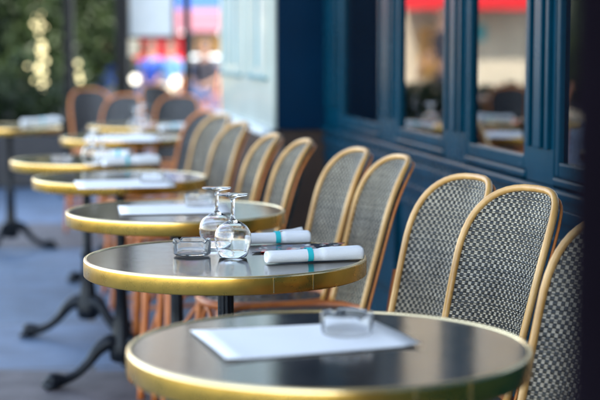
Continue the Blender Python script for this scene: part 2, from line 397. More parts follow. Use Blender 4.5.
# ------------------------------------------------------------------ chair
CW, AL, ZB, ZT, ZS = .318, R(44), .445, .875, .68
REC = .27
def back(u, Z, off=0.0):
    w = CW * (.86 + .14 * (Z - ZB) / (ZT - ZB)); Rr = .5 * w / math.sin(AL); ph = u * AL
    y = -.185 + (Rr - off) * 1 * (1 - math.cos(ph)) + off * 1.0
    x = (Rr - off) * math.sin(ph)
    return Vector((x, y - (Z - ZB) * REC, Z))
def umax(Z, n=2.9):
    if Z <= ZS: return 1.0
    t = min(1, (Z - ZS) / (ZT - ZS)); return max(0, 1 - t ** n) ** (1 / n)
def ztop(u, n=2.9): return ZS + (ZT - ZS) * max(0, 1 - abs(u) ** n) ** (1 / n)
def make_weave():
    bm = bmesh.new(); jr = random.Random(5); cell = .0082; nu = 44; nz = int((ZT - ZB) / cell) + 1
    du = 2 / nu
    def strip(pts, nrm, side, mi):
        prev = None; hw = (.0018 if mi == 0 else .0022) * jr.uniform(.78, 1.12); jo = jr.uniform(-.0005, .0005)
        pts = [p + s_ * (jo + .0003 * math.sin(q * .31 + hw * 9e4)) for q, (p, s_) in enumerate(zip(pts, side))]
        for p, n_, s_ in zip(pts, nrm, side):
            row = [bm.verts.new(p - s_ * hw), bm.verts.new(p + n_ * .0009), bm.verts.new(p + s_ * hw)]
            if prev:
                for k in (0, 1):
                    f = bm.faces.new((prev[k], prev[k + 1], row[k + 1], row[k])); f.material_index = mi; f.smooth = True
            prev = row
    def nrm_at(u, Z):
        a = back(u + .01, Z) - back(u - .01, Z); b = back(u, Z + .01) - back(u, Z - .01)
        return a.normalized(), b.normalized(), b.cross(a).normalized() * -1
    A = .0013
    for j in range(nz):                      # light strands running across, two to a row
        for sub in (-.0022, .0022):
            Z = ZB + (j + .5) * cell + sub; um = umax(Z)
            if um < .08: continue
            pts = []; ns = []; ss = []
            for k in range(2 * nu + 1):
                u = -1 + k * du / 2
                if abs(u) > um: continue
                a, b, n_ = nrm_at(u, Z)
                over = 0 if k % 2 == 0 else (1 if ((k // 2) + j) % 2 else -1)
                pts.append(back(u, Z) + n_ * A * over * 1.0); ns.append(n_); ss.append(b)
            if len(pts) > 1: strip(pts, ns, ss, 0)
    for i in range(nu):                      # dark strands running up
        for sub in (-.25, .25):
            u = -1 + (i + .5 + sub) * du; zt = ztop(u)
            pts = []; ns = []; ss = []
            for k in range(2 * nz + 1):
                Z = ZB + k * cell / 2
                if Z > zt: break
                a, b, n_ = nrm_at(u, Z)
                over = 0 if k % 2 == 0 else (-1 if (i + (k // 2)) % 2 else 1)
                pts.append(back(u, Z) + n_ * A * over); ns.append(n_); ss.append(a)
            if len(pts) > 1: strip(pts, ns, ss, 1)
    return bm
def outline(off=0, zb=ZB, grow=1.0, n=26):
    P = [back(-grow, zb + (ZS - zb) * k / 8, off) for k in range(8)]
    for k in range(n + 1):
        a = math.pi - math.pi * k / n; e = 2 / 2.9
        u = math.copysign(abs(math.cos(a)) ** e, math.cos(a)); z = ZS + (ZT - ZS) * abs(math.sin(a)) ** e
        P.append(back(u * grow, z, off))
    P += [back(grow, ZS - (ZS - zb) * k / 8, off) for k in range(1, 9)]
    return P
def make_chair(frame):
    t = thing('bistro_chair', '', 'chair', group='woven bistro chairs')
    wv = link('woven_back', make_weave(), [M['cane_light'], M['cane_dark']], t)
    link('back_frame', tube(outline(), .0079, 10), frame, t)
    rear = outline(-.010, ZB, .98)
    rear = [p + Vector((0, -.004, -.012)) for p in rear]
    link('rear_hoop', tube(rear, .0034, 8), M['rattan_red'], t)
    # seat
    seg = 48; ring = []
    for k in range(seg):
        a = 2 * math.pi * k / seg; e = 2 / 2.8
        ring.append(Vector((.150 * math.copysign(abs(math.cos(a)) ** e, math.cos(a)), .19 * math.copysign(abs(math.sin(a)) ** e, math.sin(a)), .448)))
    link('seat_frame', tube(ring, .013, 8, closed=True), M['rattan_dark'], t)
    sb = bmesh.new(); c_ = sb.verts.new((0, 0, .448)); pr = None; first = None
    cols = 12
    for j in range(1, cols + 1):
        q = [sb.verts.new((p.x * j / cols, p.y * j / cols, .448 + .004 * (1 - (j / cols) ** 2))) for p in ring]
        for k in range(seg):
            f = sb.faces.new((pr[k], pr[(k + 1) % seg], q[(k + 1) % seg], q[k])) if pr else sb.faces.new((c_, q[k], q[(k + 1) % seg]))
            f.material_index = (j + k // 2) % 2
        pr = q
    link('seat', sb, [M['cane_dark'], M['cloth_dark']], t)
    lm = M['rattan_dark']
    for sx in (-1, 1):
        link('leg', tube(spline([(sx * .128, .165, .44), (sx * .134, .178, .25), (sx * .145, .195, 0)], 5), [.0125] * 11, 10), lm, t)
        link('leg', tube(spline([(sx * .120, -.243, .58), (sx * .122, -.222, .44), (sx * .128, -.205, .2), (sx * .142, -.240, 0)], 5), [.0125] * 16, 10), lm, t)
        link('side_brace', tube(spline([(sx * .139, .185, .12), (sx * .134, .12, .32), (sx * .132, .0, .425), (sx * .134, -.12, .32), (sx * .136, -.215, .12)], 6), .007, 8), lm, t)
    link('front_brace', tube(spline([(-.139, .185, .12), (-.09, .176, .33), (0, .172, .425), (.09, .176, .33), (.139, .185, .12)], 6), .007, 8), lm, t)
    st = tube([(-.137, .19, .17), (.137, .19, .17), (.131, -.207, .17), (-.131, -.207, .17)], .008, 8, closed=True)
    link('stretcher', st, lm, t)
    return t
CG = 'woven bistro chairs facing the street along the facade'
# (x, y, heading of the back in degrees, label, frame kind)
cspec = [
    (0.328, 2.530, 23.4, 'chair at the right edge of the photo, half hidden by the dark screen', 0),
    (0.236, 3.038, 27.0, 'nearest fully seen woven chair, right one of the front pair', 0),
    (0.136, 3.345, 24.5, 'woven chair overlapped on its right by the nearest full chair', 0),
    (-0.003, 4.050, 14.5, 'right chair of the middle pair, behind the napkin roll on the sharp table', 0),
    (-0.101, 4.340, 16.5, 'left chair of the middle pair, just past the tip of the far napkin roll', 0),
    (-0.264, 4.795, 11.0, 'right chair of the third pair, below the navy end wall', 0),
    (-0.371, 5.110, 11.6, 'left chair of the third pair, below the near edge of the pale doors', 0),
    (-0.506, 5.931, 19.6, 'right chair of the fourth pair, straight above the second wine glass', 0),
    (-0.608, 6.650, 26.1, 'left chair of the fourth pair, broad cream frame below the pale doors', 0),
    (-0.707, 7.107, 24.4, 'orange framed chair at the far end of the facade row', 1),
]
chair_a = make_chair(M['rattan']); chair_b = None
def place(proto, p_top, rz, lab, group, sc=1, first=False):
    # p_top: where the crown of the back stands
    c_, s_ = math.cos(rz), math.sin(rz)
    b = back(0, ZT); off = Vector((-s_ * b.y + c_ * b.x, c_ * b.y + s_ * b.x, 0))
    loc = Vector((p_top.x - off.x, p_top.y - off.y, 0))
    o = proto if first else dup(proto, loc, rz, lab, group)
    o.location = loc; o.rotation_euler = (0, 0, rz); o['label'] = lab; o['group'] = group; o.scale = (1, 1, sc)
    return o
for i, (x, y, hd, lab, kind) in enumerate(cspec):
    if i == 0:
        o = chair_a
    elif kind and chair_b is None:
        o = chair_b = dup(chair_a, (0, 0, 0), 0, '', CG)
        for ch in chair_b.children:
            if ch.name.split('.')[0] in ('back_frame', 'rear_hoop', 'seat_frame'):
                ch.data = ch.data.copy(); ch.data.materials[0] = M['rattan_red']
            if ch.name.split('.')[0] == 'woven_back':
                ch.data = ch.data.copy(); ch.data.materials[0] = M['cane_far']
    else:
        o = dup(chair_b if kind else chair_a, (0, 0, 0), 0, lab, CG)
    o.location = (x, y, 0); o.rotation_euler = (0, 0, R(90 + hd)); o['label'] = lab; o['group'] = CG
FG = 'woven bistro chairs around the far tables'
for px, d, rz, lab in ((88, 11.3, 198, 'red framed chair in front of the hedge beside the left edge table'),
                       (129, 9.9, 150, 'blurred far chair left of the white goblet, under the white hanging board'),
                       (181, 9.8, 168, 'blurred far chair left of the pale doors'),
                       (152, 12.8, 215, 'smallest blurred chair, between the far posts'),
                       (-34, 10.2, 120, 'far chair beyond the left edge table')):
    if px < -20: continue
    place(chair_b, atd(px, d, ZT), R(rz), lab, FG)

# ------------------------------------------------------------------ things on the tables
TZ = .7305
def ashtray_bm():
    bm = lathe([(0, .0), (.036, .0), (.040, .003), (.0415, .030), (.0408, .0335), (.0390, .0335), (.0383, .030), (.0372, .006), (.034, .0042), (0, .0042)], 96)
    for v in bm.verts:                          # four cigarette rests pressed into the rim
        if v.co.z > .029:
            a = math.atan2(v.co.y, v.co.x)
            for q in range(4):
                d = abs((a - (q * math.pi / 2 + .5) + math.pi) % (2 * math.pi) - math.pi)
                if d < .16: v.co.z -= .0045 * (1 - (d / .16) ** 2)
    return bm
M['ash_glass'] = glassmat('pressed_glass', .0, 1.42)
_n = M['ash_glass'].node_tree; _o = [q for q in _n.nodes if q.type == 'OUTPUT_MATERIAL'][0]; _b = _n.nodes['Principled BSDF']
_m = _n.nodes.new('ShaderNodeMixShader'); _m.inputs[0].default_value = .03; _d = _n.nodes.new('ShaderNodeBsdfTranslucent'); _d.inputs[0].default_value = (.9, .93, .95, 1)
_n.links.new(_b.outputs[0], _m.inputs[1]); _n.links.new(_d.outputs[0], _m.inputs[2]); _n.links.new(_m.outputs[0], _o.inputs[0])
ash = link('glass_ashtray', ashtray_bm(), M['ash_glass'])
ash.location = at(347, 334, TZ); tag(ash, 'clear round glass ashtray on the white sheet of the nearest table', 'ashtray', 'glass ashtrays')
def ashcopy(px, py, rz, lab):
    o = ash.copy(); C.objects.link(o); o.location = at(px, py, TZ); o.rotation_euler.z = rz; o['label'] = lab; return o
ashcopy(192, 254.5, .3, 'clear glass ashtray beside the two upturned wine glasses')
ashcopy(199, 206, 1, 'glass ashtray on the table behind the wine glasses')
ashcopy(152, 182.5, .2, 'blurred glass ashtray on the fourth table')
ashcopy(62, 163.5, .2, 'blurred glass dish left of the goblet on the fifth table')
def goblet_bm(s=1.0):
    # upturned wine glass: rim on the table, foot on top
    o = [(.030, .0), (.0345, .012), (.0395, .028), (.0410, .040), (.0385, .054), (.031, .066), (.019, .0745), (.008, .079), (.0048, .084), (.0042, .095), (.0042, .118), (.0052, .126), (.012, .1305), (.0335, .1345), (.0345, .1358), (.0335, .1368), (0, .1375)]
    i = [(.0290, .0), (.0335, .012), (.0385, .028), (.0400, .040), (.0375, .0535), (.030, .065), (.018, .0730), (.0, .0765)]
    return lathe([(r * s, z * s) for r, z in i[::-1]] + [(.0295 * s, -.0004 * s)] + [(r * s, z * s) for r, z in o], 72)
gob = link('wine_glass', goblet_bm(.97), M['glass'])
gob.location = at(217, 246.5, TZ + .001); tag(gob, 'left and rear one of the two upturned wine glasses', 'wine glass', 'upturned wine glasses')
def gcopy(px, py, lab, sc=1):
    o = gob.copy(); C.objects.link(o); o.location = at(px, py, TZ + .001); o['label'] = lab; o.scale = (sc,) * 3; o.rotation_euler.z = px; return o
gcopy(233, 256, 'right and front one of the two upturned wine glasses', 1.0)
gcopy(92, 164, 'blurred upturned glass on the fifth table')
gcopy(136, 133, 'far blurred upturned glass on the back table')
gcopy(102, 162, 'blurred glass standing close right of the upturned one on the fifth table', .8)
gcopy(142, 128, 'farther one of the two blurred glasses on the back table')

def napkin(pa, pb, r, lab, seed, band_t=.42, flap=True, flat=.85, wedge=True):
    a, b = Vector(pa), Vector(pb); L = (b - a).length; rz = math.atan2(b.y - a.y, b.x - a.x)
    t = thing('napkin_roll', lab, 'napkin', a, rz, 'rolled white napkins')
    bm = bmesh.new(); n = 44; seg = 36; rings = []; rnd = random.Random(seed)
    def rad(u, th):
        base = r * (1 + .10 * (u - .5)) * (1.0 + (.15 if u > .55 else 0) * min(1, (u - .55) * 30))
        base *= 1 + .035 * noise.noise(Vector((u * 4 + seed, math.cos(th) * 1.2, math.sin(th) * 1.2)))
        base *= 1 + .03 * noise.noise(Vector((u * 6 + seed, math.cos(th) * 2, math.sin(th) * 2)))
        return base
    for i in range(n + 1):
        u = i / n; ring = []
        e = 1.0
        if u < .03: e = .90 + .1 * (u / .03)
        if u > .97: e = .90 + .1 * ((1 - u) / .03)
        for k in range(seg):
            th = 2 * math.pi * k / seg; q = rad(u, th) * e
            step = .0030 * (1 - ((k - 13) % seg) / seg)               # free edge of the cloth along the roll
            y = (q + step) * math.cos(th); z = (q + step) * math.sin(th) * flat
            z = max(z, -r * flat * .86)
            ring.append(bm.verts.new((u * L, y, z + r * flat * .86 + .0006)))
        rings.append(ring)
    for p, q in zip(rings, rings[1:]):
        for k in range(seg): bm.faces.new((p[k], p[(k + 1) % seg], q[(k + 1) % seg], q[k]))
    # spiral ends pushed inwards
    for ring, s_ in ((rings[0], 1), (rings[-1], -1)):
        prev = ring; cx = sum((v.co for v in ring), Vector()) / seg
        for f_, d in ((.82, .0), (.70, .004), (.50, .001), (.38, .006), (.15, .004)):
            cur = [bm.verts.new(cx + (v.co - cx) * f_ + Vector((s_ * d, 0, 0))) for v in ring]
            for k in range(seg): bm.faces.new((prev[k], cur[k], cur[(k + 1) % seg], prev[(k + 1) % seg]))
            prev = cur
        bm.faces.new(prev)
    bmesh.ops.recalc_face_normals(bm, faces=bm.faces)
    link('cloth', bm, M['napkin'], t)
    bm = bmesh.new(); rings = []
    w = .012
    for x in (-w / 2, w / 2):
        u = (band_t * L + x) / L
        rings.append([bm.verts.new((u * L, (rad(u, 2 * math.pi * k / seg) + .0036 ) * math.cos(2 * math.pi * k / seg),
                      max((rad(u, 2 * math.pi * k / seg) + .0036) * math.sin(2 * math.pi * k / seg) * flat, -r * flat * .86) + r * flat * .86 + .0008)) for k in range(seg)])
    for k in range(seg): bm.faces.new((rings[0][k], rings[0][(k + 1) % seg], rings[1][(k + 1) % seg], rings[1][k]))
    link('paper_band', bm, M['teal'], t)
    if flap:
        fb = bmesh.new(); g = []
        for i in range(9):
            for j in range(4):
                g.append(fb.verts.new((L * (.52 + .055 * i * .9), r * .35 + .004 * j, r * 1.72 + .0025 * j * (i / 8) + .0008 * math.sin(i))))
        for i in range(8):
            for j in range(3): fb.faces.new((g[i * 4 + j], g[i * 4 + 4 + j], g[i * 4 + 5 + j], g[i * 4 + 1 + j]))
        bmesh.ops.solidify(fb, geom=fb.faces[:], thickness=.0012)
        link('loose_corner', fb, M['napkin'], t)
    return t
napkin(at(248, 244, TZ), at(309, 242, TZ), .0150, 'farther white napkin roll with teal band, beside the wine glasses', 3, .47, True)
napkin(at(266, 263, TZ), at(361, 258.5, TZ), .0155, 'nearer white napkin roll with teal band reaching the brass table edge', 11, .44, False)
# printed card under the napkins
def card(quad, z, m, th=.0012, curl=0, name='menu_card', n=10):
    P = [Vector(q) for q in quad]; bm = bmesh.new(); g = {}
    for i in range(n + 1):
        for j in range(n + 1):
            u, v = i / n, j / n
            p = P[0].lerp(P[1], u).lerp(P[3].lerp(P[2], u), v)
            e = max(0, abs(u - .5) * 2 - .7) / .3
            g[i, j] = bm.verts.new((p.x, p.y, z + curl * e * e * (.5 + .5 * math.sin(3 * v + 1))))
    for i in range(n):
        for j in range(n): bm.faces.new((g[i, j], g[i + 1, j], g[i + 1, j + 1], g[i, j + 1]))
    bmesh.ops.recalc_face_normals(bm, faces=bm.faces)
    bmesh.ops.solidify(bm, geom=bm.faces[:], thickness=-th)
    o = link(name, bm, m); return o
o = card([at(252, 253, TZ), at(330, 250.5, TZ), at(345, 243, TZ), at(262, 246, TZ)], TZ + .0003, M['card']); tag(o, 'dark printed menu card lying between the two napkin rolls', 'menu card')
def paper(qd, lab, curl=.001):
    o = card([at(x, y, TZ) for x, y in qd], TZ + .0002, M['paper'], .0006, curl, 'paper_placemat'); tag(o, lab, 'placemat', 'white paper placemats')
paper([(226, 361), (421, 345.5), (376, 322), (190, 331)], 'white paper placemat on the nearest table, under the glass ashtray', .003)
paper([(120, 215), (232, 213), (226, 204), (118, 206)], 'white paper placemat on the table behind the wine glasses')
paper([(78, 189), (176, 187), (170, 179), (74, 181)], 'white paper placemat on the fourth table')
paper([(84, 141.5), (160, 141), (156, 135), (88, 135.5)], 'blurred white paper placemat on the sixth table')
napkin(at(104, 166, TZ), at(158, 164, TZ), .020, 'blurred white napkin roll with teal band on the fifth table', 5, .40, True)
napkin(at(96, 157, TZ), at(131, 158, TZ), .018, 'shorter blurred napkin roll near the back edge of the fifth table', 6, .7, False)
napkin(at(22, 124, TZ), at(60, 122.5, TZ), .018, 'blurred white napkin roll on the table at the left edge', 8, .5, True)
napkin(at(160, 131, TZ), at(184, 130, TZ), .022, 'blurred napkin roll on the farthest table of the row', 9, .5, False)
# tumbler on the window ledge inside
tb = link('tumbler', lathe([(0, 0), (.030, 0), (.036, .10), (.034, .10), (.0285, .008), (0, .008)], 40), M['glass'])
tb.location = (WX + .17, WY + .30, .885); tag(tb, 'small glass tumbler standing inside the window by the blue frame', 'tumbler')
lg = link('window_ledge', bx((0, 0, .86), (.14, 2.6, .04), .005), M['roomwood'], None, False)
lg.parent = cafe; lg.location = (.20, 1.45, 0)

# ------------------------------------------------------------------ near dark post at the right
def post(name, p, w, h, m, lab, extra=True):
    bm = bx((0, 0, h / 2), (w, w, h), .008)
    t = thing(name, lab, 'post', (p[0], p[1], 0))
    link('shaft', bm, m, t, False)
    link('base_plate', bx((0, 0, .012), (w + .08, w + .08, .024), .004), m, t, False)
    link('cap', bx((0, 0, h + .012), (w + .03, w + .03, .022), .004), m, t, False)
    return t
sc = thing('wind_screen', 'dark blurred wind screen filling the right edge of the photo', 'screen', (.143 + .30, .80, 0))
link('panel', bx((0, 0, 1.05), (.56, .012, 1.86), .003), M['post'], sc, False)
fb = bmesh.new()
for x in (-.29, .29): box(fb, (x, 0, 1.05), (.02, .022, 1.90), None, .003)
for z in (.11, 1.99): box(fb, (0, 0, z), (.558, .022, .02), None, .003)
link('screen_frame', fb, M['post'], sc, False)
for x in (-.22, .22): link('foot', bx((x, 0, .05), (.05, .32, .098), .008), M['post'], sc, False)
for px, d, w, lab in ((69, 12, .075, 'dark slim post in front of the hedge, leftmost of the far posts'),
                      (122.5, 12, .10, 'dark thicker post at the left side of the white hanging board'),
                      (187, 12.5, .06, 'dark slim post between the white board and the pale doors')):
    p = atd(px, d, 1); post('terrace_post', (p.x, p.y), w, 3.0, M['dark'], lab)['group'] = 'dark posts at the far end of the terrace'
# white hanging board between the posts
p0 = atd(151, 12.2, 1.5)
hb = thing('hanging_board', 'blank pale board hanging between the dark far posts', 'board', (p0.x, p0.y, 0), R(4))
link('board', bx((0, 0, 1.72), (.35, .03, .88), .01), M['white'], hb, False)
fr = bmesh.new()
for x in (-.187, .187): box(fr, (x, 0, 1.72), (.02, .045, .93), None, .004)
for z in (1.268, 2.172): box(fr, (0, 0, z), (.352, .045, .02), None, .004)
link('board_frame', fr, M['dark'], hb, False)
for x in (-.14, .14): link('hanger', tube([(x, 0, 2.18), (x, 0, 2.98)], .006, 6), M['dark'], hb)
bar = link('crossbar', bx((0, 0, 3.03), (2.2, .07, .07), .006), M['dark'], None, False)
bar.location = (atd(128, 12.1, 3).x, depthY(12.1, 3) , 0); bar.name = 'pergola_beam'; tag(bar, 'dark beam lying across the tops of the far posts', 'beam')

# ------------------------------------------------------------------ greenery
def leaves(bm, c, rad, n, size, rnd, mi=0, shell=.55):
    for _ in range(n):
        while True:
            d = Vector((rnd.uniform(-1, 1), rnd.uniform(-1, 1), rnd.uniform(-1, 1)))
            if .02 < d.length < 1: break
        q = d.length; d = d / q * (shell + (1 - shell) * q)
        p = Vector((c[0] + d.x * rad[0], c[1] + d.y * rad[1], c[2] + d.z * rad[2]))
        ax = Vector((rnd.uniform(-1, 1), rnd.uniform(-1, 1), rnd.uniform(-.6, 1))).normalized()
        b = ax.orthogonal().normalized(); b.rotate(Matrix.Rotation(rnd.uniform(0, 6.3), 3, ax)); s = size * rnd.uniform(.6, 1.3); c2 = ax.cross(b)
        v = [bm.verts.new(p + b * s), bm.verts.new(p + c2 * s * .42 + ax * s * .1), bm.verts.new(p - b * s), bm.verts.new(p - c2 * s * .42 + ax * s * .1)]
        f = bm.faces.new(v); f.material_index = mi
def bush(px, d, rx, h, n, m, lab, seed, size=.06, cat='shrub', name='hedge_shrub', z0=.35):
    rnd = random.Random(seed); p = atd(px, d, 1)
    t = thing(name, lab, cat, (p.x, p.y, 0), 0, 'planted shrubs at the end of the terrace')
    bm = bmesh.new(); k = 9
    for i in range(k):
        c = (rnd.uniform(-.55, .55) * rx * (1 if i else .1), rnd.uniform(-.3, .3) * rx, z0 + (h - z0) * (.10 + .8 * (i + .5) / k))
        rr = rx * (rnd.uniform(.45, .7) if i > 1 else .8)
        leaves(bm, c, (rr, rr, rr * rnd.uniform(.7, 1.1)), n // k, size, rnd)
    link('foliage', bm, m, t, False)
    sb = bmesh.new()
    for i in range(4):
        a = rnd.uniform(0, 6.3)
        tube(spline([(0, 0, .3), (.1 * math.cos(a) * rx, .1 * math.sin(a) * rx, h * .45), (.45 * math.cos(a) * rx, .45 * math.sin(a) * rx, h * .85)], 4), [.03] * 5 + [.02] * 3 + [.01], 6, sb)
    link('stem', sb, M['bark'], t)
    pb = lathe([(0, 0), (rx * .42, 0), (rx * .5, .42), (rx * .46, .42), (rx * .44, .36), (0, .36)], 24)
    link('planter', pb, M['terracotta'], t)
    return t
SH = ['dark dense shrub at the far left edge', 'dark tall shrub second from the left', 'dark shrub carrying the added pale glints', 'dark shrub behind the leftmost slim post']
for i, px in enumerate((-48, 2, 42, 80)):
    if i == 0: continue
    bush(px, 20 + .7 * (i % 2), .80, 3.6, 8200, M['leaf'], SH[i] + (' of the photo' if i < 1 else ''), 20 + i, .075)
bush(108, 22.5, .70, 3.3, 3000, M['leaf2'], 'loose olive green shrub between the two left posts', 31, .07)
bush(-96, 16, .9, 3.6, 4000, M['leaf'], 'broad dark shrub beyond the left edge of the photo', 33, .08) if False else None
def tree(loc, h, r, lab, seed, m=None, n=9000, tr=.16, group='street trees'):
    rnd = random.Random(seed); t = thing('street_tree', lab, 'tree', loc, 0, group)
    tb_ = tube(spline([(0, 0, 0), (.05, .02, h * .25), (-.05, .05, h * .55), (0, 0, h * .85)], 6), [tr * (1 - .045 * i) for i in range(19)], 10)
    for i in range(7):
        a = rnd.uniform(0, 6.3); z = h * rnd.uniform(.4, .65)
        tube(spline([(0, 0, z), (r * .4 * math.cos(a), r * .4 * math.sin(a), z + h * .14), (r * .75 * math.cos(a), r * .75 * math.sin(a), z + h * .22)], 4), [tr * .4 - tr * .04 * i for i in range(9)], 6, tb_)
    link('trunk', tb_, M['bark'], t)
    bm = bmesh.new()
    for i in range(16):
        a = rnd.uniform(0, 6.3); q = rnd.uniform(0, .75) * r; z = h * rnd.uniform(.52, .95); rr = r * rnd.uniform(.3, .5)
        leaves(bm, (q * math.cos(a), q * math.sin(a), z), (rr, rr, rr * .75), n // 16, .14, rnd, 0, .3)
    link('crown', bm, m or M['leaf'], t, False); return t

pl = thing('planter_box', 'long low dark planter with clipped shrubs behind the left edge table', 'planter', (-2.95, 12.9, 0), R(4))
link('trough', bx((0, 0, .23), (2.0, .5, .44), .015), M['terracotta'], pl, False)
fb = bmesh.new(); rn = random.Random(77)
for i in range(9): leaves(fb, (-.9 + i * .225, rn.uniform(-.05, .05), .62), (.2, .24, .24 + rn.uniform(0, .06)), 420, .045, rn)
link('foliage', fb, M['leaf'], pl, False)
mc = thing('added_column', 'dark green round column added across the street to darken the last window', 'column', (-10.5, 24, 0))  # unseen, added so the last pane reflects something dark
link('drum', lathe([(0, .25), (.55, .25), (.55, 2.7), (0, 2.7)], 40), M['leaf'], mc)
link('plinth', lathe([(0, 0), (.68, 0), (.66, .2), (.58, .26), (0, .26)], 40), M['dark'], mc)
link('dome', lathe([(.72, 2.68), (.72, 2.8), (.60, 2.9), (.45, 3.15), (.2, 3.4), (.05, 3.5), (.04, 3.7), (0, 3.75)], 40), M['dark'], mc)
# glowing balls added in the hedge to imitate bright gaps and glints
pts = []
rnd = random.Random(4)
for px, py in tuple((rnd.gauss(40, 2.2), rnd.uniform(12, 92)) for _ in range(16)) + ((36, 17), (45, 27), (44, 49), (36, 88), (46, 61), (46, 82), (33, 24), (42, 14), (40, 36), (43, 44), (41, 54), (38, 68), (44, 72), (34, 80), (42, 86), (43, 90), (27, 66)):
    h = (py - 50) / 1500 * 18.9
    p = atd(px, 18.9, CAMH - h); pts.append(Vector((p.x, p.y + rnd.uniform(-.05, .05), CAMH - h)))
ls = thing('hedge_glints', 'small glowing balls added to imitate bright glints in the dark hedge', 'lights', (pts[0].x, pts[0].y, 0))
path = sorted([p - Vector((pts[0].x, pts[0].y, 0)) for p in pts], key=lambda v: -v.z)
link('added_wire', tube(spline(path, 4), .003, 5), M['dark'], ls)
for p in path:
    b_ = bmesh.new(); bmesh.ops.create_icosphere(b_, subdivisions=2, radius=rnd.uniform(.010, .030), matrix=Matrix.Translation(p)); link('glint_ball', b_, M['glint_ball'], ls)
ls2 = thing('hedge_glints', 'glowing balls added to imitate bright glints low between the two left posts', 'lights', (0, 0, 0))  # second added cluster, glows in place of a bright foliage gap
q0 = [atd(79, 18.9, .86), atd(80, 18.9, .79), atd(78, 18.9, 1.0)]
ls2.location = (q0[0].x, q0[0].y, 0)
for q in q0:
    b_ = bmesh.new(); bmesh.ops.create_icosphere(b_, subdivisions=2, radius=.028, matrix=Matrix.Translation(Vector((q.x - q0[0].x, 0, q.z)))); link('glint_ball', b_, M['glint_ball'], ls2)
link('added_wire', tube([(q0[2].x - q0[0].x, .012, 3.0), (q0[2].x - q0[0].x, .012, 1.0), (q0[1].x - q0[0].x, .012, .88)], .004, 5), M['dark'], ls2)

